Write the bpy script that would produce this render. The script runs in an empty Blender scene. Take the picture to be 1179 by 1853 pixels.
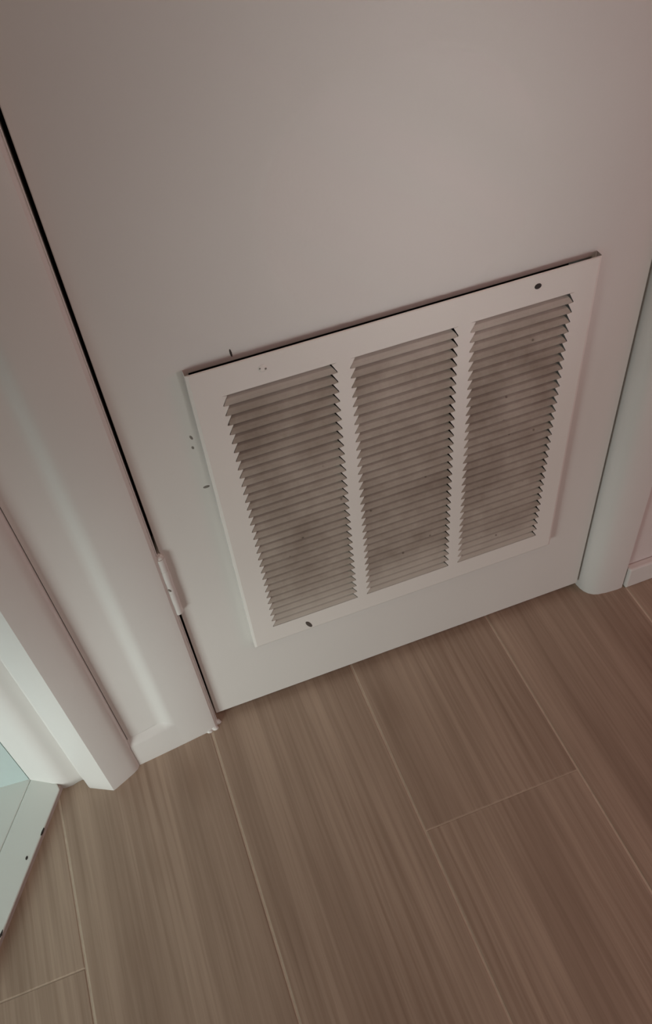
import bpy, bmesh, math, random
from mathutils import Matrix, Vector

random.seed(7)
sc = bpy.context.scene
C = sc.collection

# ------------------------------------------------------------------ camera
cam_data = bpy.data.cameras.new('camera')
cam = bpy.data.objects.new('camera', cam_data)
C.objects.link(cam)
FPX = 1553.94
R = ((0.9361949, -0.3423930, -0.0794114),      # right
     (-0.3071623, -0.6871687, -0.6583696),     # down
     (0.1708521, 0.6407545, -0.7484940))       # forward
m = Matrix.Identity(4)
for i in range(3):
    m[i][0] = R[0][i]; m[i][1] = -R[1][i]; m[i][2] = -R[2][i]
m.translation = (-0.07338692, -0.59413937, 1.02762789)
cam.matrix_world = m
cam_data.sensor_fit = 'VERTICAL'
cam_data.sensor_height = 24.0
cam_data.lens = FPX / 1853.0 * 24.0
cam_data.clip_start = 0.01
sc.camera = cam

# ------------------------------------------------------------------ world, lights, exposure
sc.view_settings.view_transform = 'Standard'
sc.view_settings.look = 'None'
sc.view_settings.gamma = 1.0
sc.view_settings.use_curve_mapping = False
sc.view_settings.exposure = 0.0
w = bpy.data.worlds.new('world'); sc.world = w
w.use_nodes = True
w.node_tree.nodes['Background'].inputs[0].default_value = (0.8, 0.95, 1.0, 1)
w.node_tree.nodes['Background'].inputs[1].default_value = 0.038

def area(name, loc, target, sx, sy, power, color, spread=180):
    d = bpy.data.lights.new(name, 'AREA')
    d.shape = 'RECTANGLE'; d.size = sx; d.size_y = sy
    d.energy = power; d.color = color; d.spread = math.radians(spread)
    o = bpy.data.objects.new(name, d); C.objects.link(o)
    o.location = loc
    o.rotation_euler = (Vector(target) - Vector(loc)).to_track_quat('-Z', 'Y').to_euler()
    return o

area('doorway_daylight', (-1.0, -0.75, 0.20), (-0.15, 0.0, 0.05), 0.4, 0.4, 1.08, (0.89, 1.0, 0.955), 60)
area('doorway_bounce', (-1.3, -0.35, 0.35), (-0.2, -0.05, 0.1), 0.5, 0.6, 0.3, (0.75, 0.85, 1.0))
area('hall_light', (0.75, -1.9, 0.35), (0.2, 0.0, 0.4), 0.9, 0.6, 3.2, (0.89, 1.0, 0.93))
area('door_pool_light', (0.9, -1.8, 0.62), (0.19, 0.0, 0.67), 0.08, 0.34, 0.092, (1.0, 0.99, 0.98), 17)  # narrow beam added to brighten a pool on the door above the grille
area('ceiling_lamp', (0.2, -1.2, 2.4), (0.2, -1.2, 0.0), 1.0, 1.0, 7.0, (1.0, 0.74, 0.55))
area('red_side_fill', (1.45, -0.9, 0.95), (0.5, -0.2, 0.0), 0.6, 0.6, 3.5, (1.0, 0.45, 0.50))  # added reddish fill that tints the floor and wall at the right

# ------------------------------------------------------------------ materials
def new_mat(name):
    mt = bpy.data.materials.new(name); mt.use_nodes = True
    nt = mt.node_tree
    return mt, nt, nt.nodes['Principled BSDF']

def N(nt, kind, **kw):
    n = nt.nodes.new(kind)
    for k, v in kw.items():
        setattr(n, k, v)
    return n

def paint(name, col, rough=0.5, bump=0.06, var=0.04, scale=60.0):
    mt, nt, bs = new_mat(name)
    tc = N(nt, 'ShaderNodeTexCoord')
    n1 = N(nt, 'ShaderNodeTexNoise'); n1.inputs['Scale'].default_value = 5.0; n1.inputs['Detail'].default_value = 4
    nt.links.new(tc.outputs['Object'], n1.inputs['Vector'])
    r = N(nt, 'ShaderNodeValToRGB')
    r.color_ramp.elements[0].position = 0.3; r.color_ramp.elements[1].position = 0.7
    r.color_ramp.elements[0].color = (*[c * (1 - var) for c in col], 1)
    r.color_ramp.elements[1].color = (*[min(1, c * (1 + var)) for c in col], 1)
    nt.links.new(n1.outputs['Fac'], r.inputs['Fac'])
    nt.links.new(r.outputs['Color'], bs.inputs['Base Color'])
    n2 = N(nt, 'ShaderNodeTexNoise'); n2.inputs['Scale'].default_value = scale; n2.inputs['Detail'].default_value = 3
    nt.links.new(tc.outputs['Object'], n2.inputs['Vector'])
    b = N(nt, 'ShaderNodeBump'); b.inputs['Strength'].default_value = bump; b.inputs['Distance'].default_value = 0.002
    nt.links.new(n2.outputs['Fac'], b.inputs['Height'])
    nt.links.new(b.outputs['Normal'], bs.inputs['Normal'])
    bs.inputs['Roughness'].default_value = rough
    return mt

def plain(name, col, rough=0.6, metal=0.0):
    mt, nt, bs = new_mat(name)
    tc = N(nt, 'ShaderNodeTexCoord')
    n1 = N(nt, 'ShaderNodeTexNoise'); n1.inputs['Scale'].default_value = 90.0
    nt.links.new(tc.outputs['Object'], n1.inputs['Vector'])
    mx = N(nt, 'ShaderNodeMix', data_type='RGBA')
    mx.inputs['A'].default_value = (*[c * .85 for c in col], 1)
    mx.inputs['B'].default_value = (*[min(1, c * 1.15) for c in col], 1)
    nt.links.new(n1.outputs['Fac'], mx.inputs['Factor'])
    nt.links.new(mx.outputs['Result'], bs.inputs['Base Color'])
    bs.inputs['Roughness'].default_value = rough; bs.inputs['Metallic'].default_value = metal
    return mt

M_DOOR = paint('door_paint', (0.70, 0.66, 0.63), 0.42, 0.05, 0.015, 220.0)
M_TRIM = paint('trim_paint', (0.72, 0.68, 0.655), 0.38, 0.10, 0.025, 70.0)
M_WALL = paint('wall_paint', (0.70, 0.62, 0.60), 0.7, 0.10, 0.02, 120.0)
M_ROOM = paint('room_wall_paint', (0.49, 0.57, 0.555), 0.7, 0.08, 0.02, 120.0)
M_SILL = paint('sill_paint', (0.74, 0.78, 0.74), 0.4, 0.08, 0.02, 60.0)
M_SILL_EDGE = plain('sill_brown_edge', (0.46, 0.38, 0.345), 0.8)  # brown sides of the sill base under the white boards
M_FRAME = paint('grille_enamel', (0.77, 0.715, 0.675), 0.4, 0.03, 0.02, 150.0)
M_DARK = plain('dark_chip', (0.035, 0.025, 0.022), 0.8)
M_SCUFF = plain('grey_scuff', (0.20, 0.17, 0.15), 0.8)
M_SLOT = plain('slot_brown', (0.09, 0.07, 0.06), 0.8)
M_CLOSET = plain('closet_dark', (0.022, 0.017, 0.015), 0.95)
M_GROUT = plain('grout', (0.62, 0.53, 0.42), 0.9)

def dusty():
    mt, nt, bs = new_mat('dusty_louver')
    ge = N(nt, 'ShaderNodeNewGeometry')
    # soft brown dust film, uneven in broad patches
    n1 = N(nt, 'ShaderNodeTexNoise'); n1.inputs['Scale'].default_value = 14.0; n1.inputs['Detail'].default_value = 6; n1.inputs['Roughness'].default_value = .65
    nt.links.new(ge.outputs['Position'], n1.inputs['Vector'])
    r = N(nt, 'ShaderNodeValToRGB')
    r.color_ramp.elements[0].position = 0.33; r.color_ramp.elements[0].color = (0.265, 0.208, 0.170, 1)
    r.color_ramp.elements[1].position = 0.68; r.color_ramp.elements[1].color = (0.45, 0.382, 0.328, 1)
    nt.links.new(n1.outputs['Fac'], r.inputs['Fac'])
    # cleaner first and last louvres
    sx = N(nt, 'ShaderNodeSeparateXYZ'); nt.links.new(ge.outputs['Position'], sx.inputs[0])
    mr = N(nt, 'ShaderNodeMapRange'); mr.inputs['From Min'].default_value = 0.236; mr.inputs['From Max'].default_value = 0.176
    nt.links.new(sx.outputs['Z'], mr.inputs['Value'])
    mr2 = N(nt, 'ShaderNodeMapRange'); mr2.inputs['From Min'].default_value = 0.510; mr2.inputs['From Max'].default_value = 0.532
    nt.links.new(sx.outputs['Z'], mr2.inputs['Value'])
    ad = N(nt, 'ShaderNodeMath', operation='MAXIMUM'); nt.links.new(mr.outputs[0], ad.inputs[0]); nt.links.new(mr2.outputs[0], ad.inputs[1])
    mu = N(nt, 'ShaderNodeMath', operation='MULTIPLY'); nt.links.new(ad.outputs[0], mu.inputs[0]); mu.inputs[1].default_value = 0.6
    mx = N(nt, 'ShaderNodeMix', data_type='RGBA'); nt.links.new(mu.outputs[0], mx.inputs['Factor'])
    nt.links.new(r.outputs['Color'], mx.inputs['A']); mx.inputs['B'].default_value = (0.54, 0.475, 0.42, 1)
    # dark specks
    n2 = N(nt, 'ShaderNodeTexVoronoi'); n2.inputs['Scale'].default_value = 42.0
    nt.links.new(ge.outputs['Position'], n2.inputs['Vector'])
    r2 = N(nt, 'ShaderNodeValToRGB')
    r2.color_ramp.elements[0].position = 0.035; r2.color_ramp.elements[0].color = (0.35, 0.32, 0.3, 1)
    r2.color_ramp.elements[1].position = 0.075; r2.color_ramp.elements[1].color = (1, 1, 1, 1)
    nt.links.new(n2.outputs['Distance'], r2.inputs['Fac'])
    m2 = N(nt, 'ShaderNodeMix', data_type='RGBA', blend_type='MULTIPLY'); m2.inputs['Factor'].default_value = 0.8
    nt.links.new(mx.outputs['Result'], m2.inputs['A']); nt.links.new(r2.outputs['Color'], m2.inputs['B'])
    nt.links.new(m2.outputs['Result'], bs.inputs['Base Color'])
    bs.inputs['Roughness'].default_value = 0.75
    return mt
M_SLAT = dusty()

def wood():
    mt, nt, bs = new_mat('wood_look_tile')
    tc = N(nt, 'ShaderNodeTexCoord'); oi = N(nt, 'ShaderNodeObjectInfo')
    ofs = N(nt, 'ShaderNodeMath', operation='MULTIPLY'); ofs.inputs[1].default_value = 37.0
    nt.links.new(oi.outputs['Random'], ofs.inputs[0])
    cmb = N(nt, 'ShaderNodeCombineXYZ')
    nt.links.new(ofs.outputs[0], cmb.inputs['X']); nt.links.new(ofs.outputs[0], cmb.inputs['Y']); nt.links.new(ofs.outputs[0], cmb.inputs['Z'])
    add = N(nt, 'ShaderNodeVectorMath', operation='ADD')
    nt.links.new(tc.outputs['Object'], add.inputs[0]); nt.links.new(cmb.outputs[0], add.inputs[1])
    def stretched(sx, sy, detail, rough, dist=0.0):
        mp = N(nt, 'ShaderNodeMapping'); mp.inputs['Scale'].default_value = (sx, sy, 1)
        nt.links.new(add.outputs[0], mp.inputs['Vector'])
        n = N(nt, 'ShaderNodeTexNoise'); n.inputs['Scale'].default_value = 1.0
        n.inputs['Detail'].default_value = detail; n.inputs['Roughness'].default_value = rough; n.inputs['Distortion'].default_value = dist
        nt.links.new(mp.outputs[0], n.inputs['Vector'])
        return n
    broad = stretched(14, 1.4, 3, .5, .15)
    mid = stretched(70, 2.0, 4, .6, .12)
    fine = stretched(300, 5.0, 3, .6)
    r = N(nt, 'ShaderNodeValToRGB')
    e = r.color_ramp.elements
    e[0].position = 0.28; e[0].color = (0.350, 0.258, 0.192, 1)
    e[1].position = 0.72; e[1].color = (0.51, 0.398, 0.306, 1)
    nt.links.new(broad.outputs['Fac'], r.inputs['Fac'])
    r2 = N(nt, 'ShaderNodeValToRGB')
    r2.color_ramp.elements[0].position = 0.32; r2.color_ramp.elements[0].color = (0.74, 0.71, 0.68, 1)
    r2.color_ramp.elements[1].position = 0.60; r2.color_ramp.elements[1].color = (1.06, 1.06, 1.06, 1)
    nt.links.new(mid.outputs['Fac'], r2.inputs['Fac'])
    m1 = N(nt, 'ShaderNodeMix', data_type='RGBA', blend_type='MULTIPLY'); m1.inputs['Factor'].default_value = 0.6
    nt.links.new(r.outputs['Color'], m1.inputs['A']); nt.links.new(r2.outputs['Color'], m1.inputs['B'])
    r3 = N(nt, 'ShaderNodeValToRGB')
    r3.color_ramp.elements[0].position = 0.35; r3.color_ramp.elements[0].color = (0.8, 0.78, 0.76, 1)
    r3.color_ramp.elements[1].position = 0.55; r3.color_ramp.elements[1].color = (1, 1, 1, 1)
    nt.links.new(fine.outputs['Fac'], r3.inputs['Fac'])
    m2 = N(nt, 'ShaderNodeMix', data_type='RGBA', blend_type='MULTIPLY'); m2.inputs['Factor'].default_value = 0.6
    nt.links.new(m1.outputs['Result'], m2.inputs['A']); nt.links.new(r3.outputs['Color'], m2.inputs['B'])
    # growth-ring figure, stronger in some zones of a plank than others
    mpw = N(nt, 'ShaderNodeMapping'); mpw.inputs['Scale'].default_value = (1.0, 0.10, 1)
    nt.links.new(add.outputs[0], mpw.inputs['Vector'])
    wv = N(nt, 'ShaderNodeTexWave', wave_type='BANDS', bands_direction='X'); wv.inputs['Scale'].default_value = 26.0
    wv.inputs['Distortion'].default_value = 7.0; wv.inputs['Detail'].default_value = 3.0; wv.inputs['Detail Scale'].default_value = .9
    nt.links.new(mpw.outputs[0], wv.inputs['Vector'])
    rw = N(nt, 'ShaderNodeValToRGB')
    rw.color_ramp.elements[0].position = 0.05; rw.color_ramp.elements[0].color = (0.72, 0.66, 0.62, 1)
    rw.color_ramp.elements[1].position = 0.55; rw.color_ramp.elements[1].color = (1.03, 1.03, 1.03, 1)
    nt.links.new(wv.outputs['Fac'], rw.inputs['Fac'])
    zone = stretched(9, 1.8, 2, .5)
    rz = N(nt, 'ShaderNodeMapRange'); rz.inputs['From Min'].default_value = .42; rz.inputs['From Max'].default_value = .62; rz.inputs['To Max'].default_value = .45
    nt.links.new(zone.outputs['Fac'], rz.inputs['Value'])
    m3 = N(nt, 'ShaderNodeMix', data_type='RGBA', blend_type='MULTIPLY'); nt.links.new(rz.outputs[0], m3.inputs['Factor'])
    nt.links.new(m2.outputs['Result'], m3.inputs['A']); nt.links.new(rw.outputs['Color'], m3.inputs['B'])
    # occasional darker smudgy knots
    mpk = N(nt, 'ShaderNodeMapping'); mpk.inputs['Scale'].default_value = (9.0, 4.0, 1)
    nt.links.new(add.outputs[0], mpk.inputs['Vector'])
    vk = N(nt, 'ShaderNodeTexVoronoi'); vk.inputs['Scale'].default_value = 1.0; nt.links.new(mpk.outputs[0], vk.inputs['Vector'])
    rk = N(nt, 'ShaderNodeValToRGB')
    rk.color_ramp.elements[0].position = 0.03; rk.color_ramp.elements[0].color = (0.76, 0.70, 0.66, 1)
    rk.color_ramp.elements[1].position = 0.22; rk.color_ramp.elements[1].color = (1, 1, 1, 1)
    nt.links.new(vk.outputs['Distance'], rk.inputs['Fac'])
    m4 = N(nt, 'ShaderNodeMix', data_type='RGBA', blend_type='MULTIPLY'); m4.inputs['Factor'].default_value = .7
    nt.links.new(m3.outputs['Result'], m4.inputs['A']); nt.links.new(rk.outputs['Color'], m4.inputs['B'])
    nt.links.new(m4.outputs['Result'], bs.inputs['Base Color'])
    b = N(nt, 'ShaderNodeBump'); b.inputs['Strength'].default_value = 0.15; b.inputs['Distance'].default_value = 0.001
    nt.links.new(mid.outputs['Fac'], b.inputs['Height']); nt.links.new(b.outputs['Normal'], bs.inputs['Normal'])
    bs.inputs['Roughness'].default_value = 0.5
    return mt
M_WOOD = wood()

# ------------------------------------------------------------------ helpers
def obj(name, bm, mat, parent=None, smooth=False, bevel=0.0, seg=2):
    bmesh.ops.recalc_face_normals(bm, faces=bm.faces[:])
    me = bpy.data.meshes.new(name)
    bm.to_mesh(me); bm.free()
    mats = mat if isinstance(mat, (list, tuple)) else [mat]
    for k in mats:
        me.materials.append(k)
    if smooth:
        for p in me.polygons:
            p.use_smooth = True
        if smooth != 'all':
            me.set_sharp_from_angle(angle=math.radians(28))
    o = bpy.data.objects.new(name, me); C.objects.link(o)
    if parent is not None:
        o.parent = parent
    if bevel:
        md = o.modifiers.new('bevel', 'BEVEL'); md.width = bevel; md.segments = seg; md.limit_method = 'ANGLE'
    return o

def tag(o, label=None, cat=None, kind=None, group=None):
    if label: o['label'] = label
    if cat: o['category'] = cat
    if kind: o['kind'] = kind
    if group: o['group'] = group
    return o

def box(bm, a, b):
    vs = [bm.verts.new((x, y, z)) for x in (a[0], b[0]) for y in (a[1], b[1]) for z in (a[2], b[2])]
    for f in ((0, 1, 3, 2), (4, 6, 7, 5), (0, 4, 5, 1), (2, 3, 7, 6), (0, 2, 6, 4), (1, 5, 7, 3)):
        bm.faces.new([vs[i] for i in f])
    return vs

def prism(bm, pts, z0, z1):
    lo = [bm.verts.new((x, y, z0)) for x, y in pts]
    hi = [bm.verts.new((x, y, z1)) for x, y in pts]
    n = len(pts)
    for i in range(n):
        j = (i + 1) % n
        bm.faces.new((lo[i], lo[j], hi[j], hi[i]))
    bm.faces.new(lo[::-1]); bm.faces.new(hi)

def disc(bm, c, r, depth, n=14, rx=None, rot=0.0):
    """short cylinder, axis along y, front at c.y - depth"""
    rx = rx or r
    def ring(y, k):
        out = []
        for i in range(n):
            t = 2 * math.pi * i / n
            a, b = rx * k * math.cos(t), r * k * math.sin(t)
            out.append(bm.verts.new((c[0] + a * math.cos(rot) - b * math.sin(rot), y, c[2] + a * math.sin(rot) + b * math.cos(rot))))
        return out
    r0 = ring(c[1], 1.0); r1 = ring(c[1] - depth * .5, 1.0); r2 = ring(c[1] - depth, .6)
    for A, B in ((r0, r1), (r1, r2)):
        for i in range(n):
            j = (i + 1) % n
            bm.faces.new((A[i], A[j], B[j], B[i]))
    bm.faces.new(r2); bm.faces.new(r0[::-1])

# ------------------------------------------------------------------ floor of wood-look planks
bm = bmesh.new()
box(bm, (-0.75, -2.2, -0.03), (1.75, 0.75, -0.0007))
floor = tag(obj('floor', bm, M_GROUT), 'brown wood-look plank tile floor with pale grout lines in front of the door', 'floor', 'structure')
PW, X0, PL, GAP = 0.2056, -0.3157, 1.0, 0.0023
SEAM = -0.2395
shift = {0: SEAM, 1: SEAM + 0.36, 2: SEAM - 0.36}      # plank row offsets repeat every three rows
plank_mesh = None
for row in range(-2, 10):
    xa = X0 + (row - 0) * PW
    s = shift[(row + 1) % 3]
    for k in range(-2, 2):
        ya, yb = s + (k) * PL, s + (k + 1) * PL
        if ya < -2.3 or ya > 0.7: continue
        if plank_mesh is None:
            bm = bmesh.new()
            box(bm, (-PW / 2 + GAP / 2, -PL / 2 + .0004, -0.008), (PW / 2 - GAP / 2, PL / 2 - .0004, 0.0))
            bmesh.ops.bevel(bm, geom=[e for e in bm.edges if all(abs(v.co.z) < 1e-6 for v in e.verts)], offset=0.0011, segments=2, affect='EDGES', profile=.5)
            p = obj('plank', bm, M_WOOD, floor)
            plank_mesh = p
        else:
            p = plank_mesh.copy(); C.objects.link(p); p.parent = floor
        p.location = (xa + PW / 2, (ya + yb) / 2, 0)

# ------------------------------------------------------------------ walls
bm = bmesh.new(); box(bm, (0.497, -0.0165, 0.0), (1.75, 0.10, 2.5))
tag(obj('wall_right', bm, M_WALL), 'pinkish painted wall to the right of the door casing', 'wall', 'structure')
bm = bmesh.new(); box(bm, (-0.345, -0.004, 2.13), (0.497, 0.10, 2.5))
tag(obj('wall_front', bm, M_WALL), 'painted wall above the white door', 'wall', 'structure')
bm = bmesh.new()
prism(bm, [(-0.3455, 0.003), (-1.6, 0.10), (-1.6, 0.20), (-0.3455, 0.10)], 0.0, 2.5)
tag(obj('wall_left', bm, M_ROOM), 'pale green wall seen through the doorway at the left', 'wall', 'structure')
# closet behind the door, its unlit darkness put into the near-black colour
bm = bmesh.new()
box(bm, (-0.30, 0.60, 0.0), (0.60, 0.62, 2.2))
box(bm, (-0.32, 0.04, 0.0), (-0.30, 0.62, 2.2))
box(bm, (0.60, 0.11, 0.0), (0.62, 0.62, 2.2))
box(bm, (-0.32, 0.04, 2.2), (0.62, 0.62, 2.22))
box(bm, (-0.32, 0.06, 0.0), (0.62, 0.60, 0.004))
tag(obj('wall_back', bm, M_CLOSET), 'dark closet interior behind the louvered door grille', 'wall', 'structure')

# ------------------------------------------------------------------ left casing with its sunk panel
ZT = 2.13
bm = bmesh.new()
prism(bm, [(-0.0985, 0.060), (-0.0985, -0.0045), (-0.0991, -0.0052), (-0.0996, -0.0046), (-0.1002, -0.0085), (-0.1030, -0.0115), (-0.1100, -0.0138),
           (-0.1480, -0.0183), (-0.1510, -0.0184), (-0.1540, -0.0180), (-0.1575, -0.0169), (-0.1620, -0.0150), (-0.1660, -0.0138), (-0.1710, -0.0136), (-0.2086, -0.0192), (-0.2086, 0.060)], 0.0, ZT)
trim1 = tag(obj('trim_1', bm, M_TRIM, smooth=True), 'white casing left of the door with a sunk panel', 'trim', 'structure')
# block closing the sunk panel near the floor, its top edge softly sloping inward
bm = bmesh.new()
prof_b = [(-0.1482, -0.01832, -0.0181), (-0.1560, -0.0192, -0.0172), (-0.1620, -0.0199, -0.0148), (-0.1680, -0.0206, -0.0134), (-0.1900, -0.0230, -0.0166), (-0.2094, -0.0250, -0.0190)]
ztops = [(0.050, -1.0), (0.0535, -0.92), (0.0570, -0.62), (0.0600, -0.25), (0.0630, 0.0)]
grid = []
for x, yf, yb in prof_b:
    colv = [bm.verts.new((x, yf, 0.0))]
    for zz, k in ztops:
        colv.append(bm.verts.new((x, yb + (yf - yb) * -k, zz + (x + .15) * .05)))
    colv.append(bm.verts.new((x, yb, 0.0)))
    grid.append(colv)
for a, b in zip(grid, grid[1:]):
    n = len(a)
    for i in range(n):
        j = (i + 1) % n
        bm.faces.new((a[i], a[j], b[j], b[i]))
bm.faces.new(grid[0]); bm.faces.new(grid[-1][::-1])
obj('panel_block', bm, M_TRIM, trim1, smooth=True)
# blobs of paint and caulk at the foot of the jamb
bm = bmesh.new()
for (x, y, z, r) in ((-0.1055, -0.0110, 0.001, .0045), (-0.1005, -0.0050, 0.003, .0045), (-0.112, -0.0140, 0.000, .0035), (-0.0985, -0.0055, 0.000, .0040), (-0.1015, -0.0035, 0.009, .0030), (-0.1040, -0.0125, -0.0005, .004)):
    mtx = Matrix.Translation((x, y, z)) @ Matrix.Diagonal((1.2, .8, .9, 1))
    bmesh.ops.create_icosphere(bm, subdivisions=2, radius=r, matrix=mtx)
obj('caulk_blob', bm, M_TRIM, trim1, smooth='all')

# ------------------------------------------------------------------ doorway casing further left, lit from the next room
bm = bmesh.new()
prof = [(-0.2095, 0.060), (-0.2095, -0.0240), (-0.2100, -0.0262), (-0.2130, -0.0297), (-0.2190, -0.0334), (-0.2290, -0.0381), (-0.2440, -0.0450), (-0.2475, -0.0462),
        (-0.2500, -0.0450), (-0.2760, -0.0312), (-0.2775, -0.0290), (-0.2785, -0.0195), (-0.2830, -0.0165), (-0.2890, -0.0172), (-0.2960, -0.0192), (-0.3060, -0.0195), (-0.3180, -0.0140), (-0.3440, 0.0020), (-0.3450, 0.060)]
prism(bm, prof, 0.0, ZT)
tag(obj('trim_2', bm, M_TRIM, smooth=True), 'moulded white doorway casing at the far left, brightly side-lit', 'trim', 'structure')

# ------------------------------------------------------------------ white sill of the doorway at lower left
D = Vector((-0.508, -0.861)); NN = Vector((-0.861, 0.508))      # along the sill / into the next room
P0 = Vector((-0.3125, -0.0290))
sill = tag(obj('trim_3', (lambda b: (prism(b, [tuple(P0 + D * a + NN * c) for a, c in ((-.05, .002), (1.0, .002), (1.0, .40), (-.05, .40))], 0.0, 0.0105), b)[1])(bmesh.new()), M_SILL_EDGE),
           'white painted doorway sill with chipped edge at the lower left', 'sill', 'structure')
for name, c0, c1 in (('sill_board', 0.0, 0.0422), ('sill_board', 0.0426, 0.40)):
    bm = bmesh.new()
    prism(bm, [tuple(P0 + D * a + NN * c) for a, c in ((-.004 if c0 == 0 else -.05, c0), (1.0, c0), (1.0, c1), (-.05, c1))], 0.0106, 0.0135)
    obj('sill_board', bm, M_SILL, sill, bevel=0.0012)
# chips in the painted edge
for a, c, ra, rc in ((0.050, 0.0003, .0055, .0009), (0.083, 0.0065, .0026, .0016), (0.168, 0.0008, .0050, .0010)):
    bm = bmesh.new()
    q = P0 + D * a + NN * c
    n = 9; ring = []
    for i in range(n):
        t = 2 * math.pi * i / n
        k = random.uniform(.8, 1.15)
        u = q + D * (ra * k * math.cos(t)) + NN * (rc * k * math.sin(t))
        ring.append((u.x, u.y))
    prism(bm, ring, 0.0112, 0.01375)
    obj('paint_chip', bm, M_DARK, sill)

# ------------------------------------------------------------------ door
XL, XR, ZB, ZD = -0.0955, 0.4405, 0.014, 2.10
HX0, HX1, HZ0, HZ1 = -0.0215, 0.3700, 0.166, 0.5633          # cut-out behind the grille
bm = bmesh.new()
outer = [(XL - .0012, ZB), (XR, ZB), (XR, ZD), (XL + 0.004, ZD)]
inner = [(HX0, HZ0), (HX1, HZ0), (HX1, HZ1), (HX0, HZ1)]
def ringv(y, pts): return [bm.verts.new((x, y, z)) for x, z in pts]
fo, fi, bo, bi = ringv(0, outer), ringv(0, inner), ringv(0.035, outer), ringv(0.035, inner)
for i in range(4):
    j = (i + 1) % 4
    bm.faces.new((fo[i], fo[j], fi[j], fi[i])); bm.faces.new((bo[i], bi[i], bi[j], bo[j]))
    bm.faces.new((fo[i], bo[i], bo[j], fo[j])); bm.faces.new((fi[i], fi[j], bi[j], bi[i]))
door = tag(obj('door_1', bm, M_DOOR, bevel=0.0012), 'flat white slab door carrying the louvered return grille', 'door', 'structure')

# painted-over hinge
hx, hz0, hz1 = -0.0975, 0.256, 0.352
bm = bmesh.new()
kn = 5; seg = (hz1 - hz0) / kn
for i in range(kn):
    bmesh.ops.create_cone(bm, cap_ends=True, segments=14, radius1=.0056 + .0002 * (i % 2), radius2=.0055 + .0002 * (i % 2), depth=seg - .0001,
                          matrix=Matrix.Translation((hx, -0.0040, hz0 + seg * (i + .5))))
bmesh.ops.create_uvsphere(bm, u_segments=12, v_segments=6, radius=.0045, matrix=Matrix.Translation((hx, -0.0040, hz1)))
bmesh.ops.create_uvsphere(bm, u_segments=12, v_segments=6, radius=.0045, matrix=Matrix.Translation((hx, -0.0040, hz0)))
hinge = obj('hinge', bm, M_TRIM, door, smooth=True)
hinge['label'] = 'hinge knuckle painted over in white'
bm = bmesh.new(); box(bm, (hx - .0005, 0.0005, hz0), (hx + .0025, 0.028, hz1)); obj('hinge_leaf', bm, M_TRIM, hinge)
bm = bmesh.new(); disc(bm, (hx - .001, -0.0092, 0.302), .0028, .0008, 10, rx=.0012, rot=.4); obj('paint_chip', bm, M_SCUFF, hinge)

# small scuffs and a pencil tick on the door face
for x, z, rx, rz, rot, mt in ((0.0180, 0.5722, .0010, .0045, .1, M_DARK), (-0.0335, 0.4925, .0012, .0030, .3, M_SCUFF), (-0.0345, 0.4800, .0012, .0020, .2, M_SCUFF), (-0.0318, 0.4255, .0035, .0018, 0, M_SCUFF)):
    bm = bmesh.new(); disc(bm, (x, 0.0003, z), rz, .0006, 10, rx=rx, rot=rot)
    obj('scuff', bm, mt, door)

# ------------------------------------------------------------------ return-air grille
FY = -0.0102                                              # front plane of the stamped face
grille = bpy.data.objects.new('air_return_grille', None); C.objects.link(grille)
grille.location = (0.175, 0, 0.355)
tag(grille, 'white stamped-metal return air grille with dusty louvers on the door', 'vent')
bpy.context.view_layer.update()
def gpart(name, bm, mat, **kw):
    o = obj(name, bm, mat, None, **kw)
    o.parent = grille; o.matrix_parent_inverse = grille.matrix_world.inverted()
    return o
GX0, GX1, GZ0, GZ1 = -0.0262, 0.3745, 0.1440, 0.5690
NS = 31; ZA, ZTOP = 0.1755, 0.5372; PITCH = (ZTOP - ZA) / NS
CW, MG, TOOTH = 0.1085, 0.0122, 0.0052
cols = [(0.0005 + i * (CW + MG), 0.0005 + i * (CW + MG) + CW) for i in range(3)]

# outer border with lips folded back to the door (top lip stands off, leaving a dark gap)
bm = bmesh.new()
ix0, ix1 = cols[0][0], cols[2][1]
def q4(a, b, c, d): bm.faces.new([bm.verts.new(t) for t in (a, b, c, d)])
o_ = [(GX0, GZ0), (GX1, GZ0), (GX1, GZ1), (GX0, GZ1)]
b_ = .0028
fo_ = [(GX0 + b_, GZ0 + b_), (GX1 - b_, GZ0 + b_), (GX1 - b_, GZ1 - .0006), (GX0 + b_, GZ1 - .0006)]
in_ = [(ix0, ZA), (ix1, ZA), (ix1, ZTOP), (ix0, ZTOP)]
vf = [bm.verts.new((x, FY, z)) for x, z in fo_]
vi = [bm.verts.new((x, FY, z)) for x, z in in_]
vl = [bm.verts.new((x, FY + .0012, z)) for x, z in o_]
vbk = [bm.verts.new((o_[0][0], -0.0002, o_[0][1])), bm.verts.new((o_[1][0], -0.0002, o_[1][1])),
       bm.verts.new((o_[2][0], -0.0002, o_[2][1])), bm.verts.new((o_[3][0], -0.0002, o_[3][1]))]
for i in range(4):
    j = (i + 1) % 4
    bm.faces.new((vf[i], vf[j], vi[j], vi[i]))
    bm.faces.new((vl[i], vl[j], vf[j], vf[i]))
    if i != 2:
        bm.faces.new((vbk[i], vbk[j], vl[j], vl[i]))
frame = gpart('frame', bm, M_FRAME)
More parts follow.
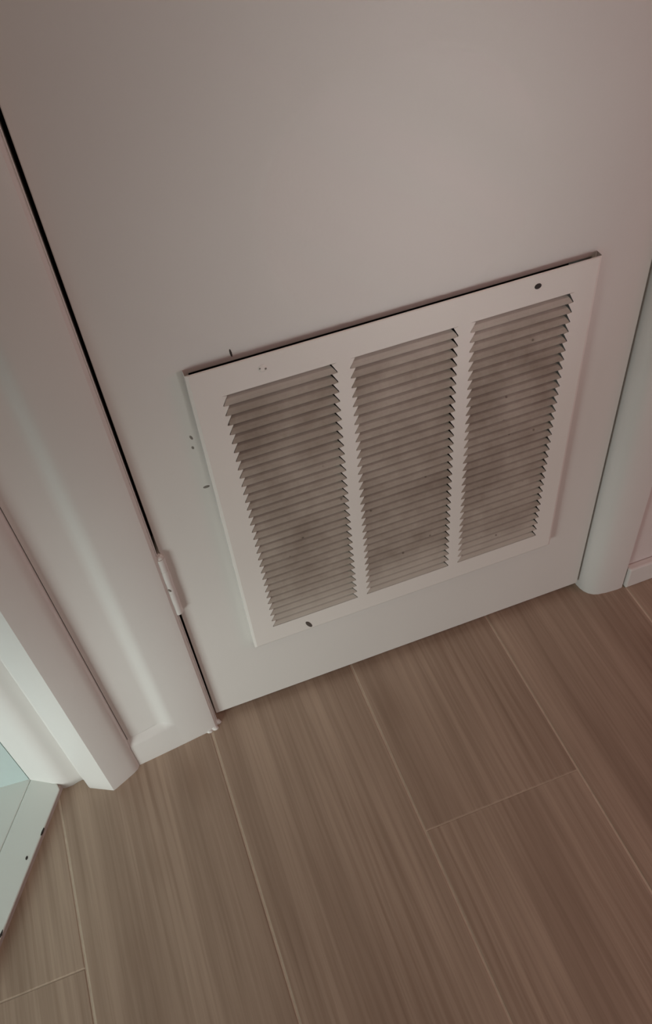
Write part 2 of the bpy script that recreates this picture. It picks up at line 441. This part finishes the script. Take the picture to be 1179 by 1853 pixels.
# saw-toothed edges where each louver is sheared out of the sheet: two borders and two mullions
def teeth(x, s):
    """tooth triangles along the edge at x, pointing to +x (s=1) or -x (s=-1)"""
    out = []
    for k in range(NS):
        z0 = ZA + k * PITCH; z1 = z0 + PITCH
        out.append(((x, z0 + PITCH * .10), (x + s * TOOTH, z1 - .0006), (x, z1)))
    return out
def toothbm(tris, quads):
    b2 = bmesh.new()
    for tr in tris + quads:
        f = [b2.verts.new((px, FY, pz)) for px, pz in tr]; bk = [b2.verts.new((px, FY + .0011, pz)) for px, pz in tr]
        b2.faces.new(f); b2.faces.new(bk[::-1]); n = len(tr)
        for i in range(n):
            j = (i + 1) % n
            b2.faces.new((f[i], bk[i], bk[j], f[j]))
    return b2
gpart('tooth_edge', toothbm(teeth(cols[0][0], 1), []), M_FRAME)
gpart('tooth_edge', toothbm(teeth(cols[2][1], -1), []), M_FRAME)
for i in range(2):
    xa, xb = cols[i][1], cols[i + 1][0]
    gpart('mullion', toothbm(teeth(xa, -1) + teeth(xb, 1), [((xa, ZA), (xb, ZA), (xb, ZTOP), (xa, ZTOP))]), M_FRAME)
# louvers
def slat_bm():
    b2 = bmesh.new()
    w_ = CW / 2
    P = PITCH
    # section: front edge in the sheet's plane, blade curling inward and upward
    sec = [(0.0002, -0.0004, w_ - .0003), (0.0006, P * .24, w_ - TOOTH * .28 - .0004), (0.0020, P * .48, w_ - TOOTH * .60 - .0008),
           (0.0046, P * .67, w_ - TOOTH * .95 - .0012), (0.0085, P * .86, w_ - TOOTH * 1.2 - .0012), (0.0125, P * 1.02, w_ - TOOTH * 1.2 - .0012)]
    th = .0008
    fr = []; bk = []
    for y, z, hw in sec:
        fr.append((b2.verts.new((-hw, y, z)), b2.verts.new((hw, y, z))))
        bk.append((b2.verts.new((-hw, y + th, z - th * .6)), b2.verts.new((hw, y + th, z - th * .6))))
    for i in range(len(sec) - 1):
        a, b = fr[i], fr[i + 1]; c, d = bk[i], bk[i + 1]
        b2.faces.new((a[0], a[1], b[1], b[0])); b2.faces.new((c[0], d[0], d[1], c[1]))
        b2.faces.new((a[0], b[0], d[0], c[0])); b2.faces.new((a[1], c[1], d[1], b[1]))
    b2.faces.new((fr[0][0], bk[0][0], bk[0][1], fr[0][1])); b2.faces.new((fr[-1][0], fr[-1][1], bk[-1][1], bk[-1][0]))
    return b2
first = None
for (xa, xb) in cols:
    for k in range(NS):
        if first is None:
            first = obj('louver', slat_bm(), M_SLAT); s_ = first
            s_.parent = grille
        else:
            s_ = first.copy(); C.objects.link(s_)
        s_.location = Vector(((xa + xb) / 2, FY + .0002, ZA + k * PITCH)) - grille.location
        s_.rotation_euler = (random.uniform(-.025, .025), random.uniform(-.002, .002), 0)
# fixings
bm = bmesh.new(); disc(bm, (0.0410, FY + .0003, 0.5550), .0040, .0016)
sc1 = gpart('screw', bm, M_FRAME); sc1['label'] = 'screw head painted over'
bm = bmesh.new(); disc(bm, (0.0435, FY - .0012, 0.5545), .0010, .0005, 8); disc(bm, (0.0385, FY - .0010, 0.5560), .0008, .0005, 8)
gpart('screw_recess', bm, M_SCUFF)
bm = bmesh.new(); disc(bm, (0.3090, FY + .0003, 0.5562), .0030, .0012, rx=.0036)
sc2 = gpart('screw', bm, M_DARK); sc2['label'] = 'dark screw'
bm = bmesh.new(); disc(bm, (0.0440, FY + .0002, 0.1555), .0078, .0006, 14, rx=.0026, rot=.4)
sl = gpart('screw_slot', bm, M_SLOT); sl['label'] = 'empty dark screw slot'

# ------------------------------------------------------------------ right casing and baseboard
bm = bmesh.new()
pr = [(0.4450, 0.060), (0.4450, 0.006), (0.4462, -0.0020), (0.4485, -0.0085), (0.4525, -0.0145), (0.4580, -0.0188), (0.4650, -0.0213), (0.4760, -0.0232), (0.4930, -0.0245), (0.5010, -0.0240), (0.5030, -0.0210), (0.5030, 0.060)]
prism(bm, pr, 0.0, ZT)
tag(obj('trim_4', bm, M_TRIM, smooth=True), 'white rounded casing on the right side of the door', 'trim', 'structure')
bm = bmesh.new(); box(bm, (0.5045, -0.0275, 0.0), (1.75, -0.0165, 0.0420))
tag(obj('baseboard_right', bm, M_TRIM, bevel=0.0025), 'low white baseboard right of the door casing', 'baseboard', 'structure')
bm = bmesh.new(); box(bm, (-0.345, -0.014, ZT), (0.503, 0.06, ZT + .06))
tag(obj('trim_5', bm, M_TRIM, bevel=0.002), 'white head casing over the door, above the picture', 'trim', 'structure')
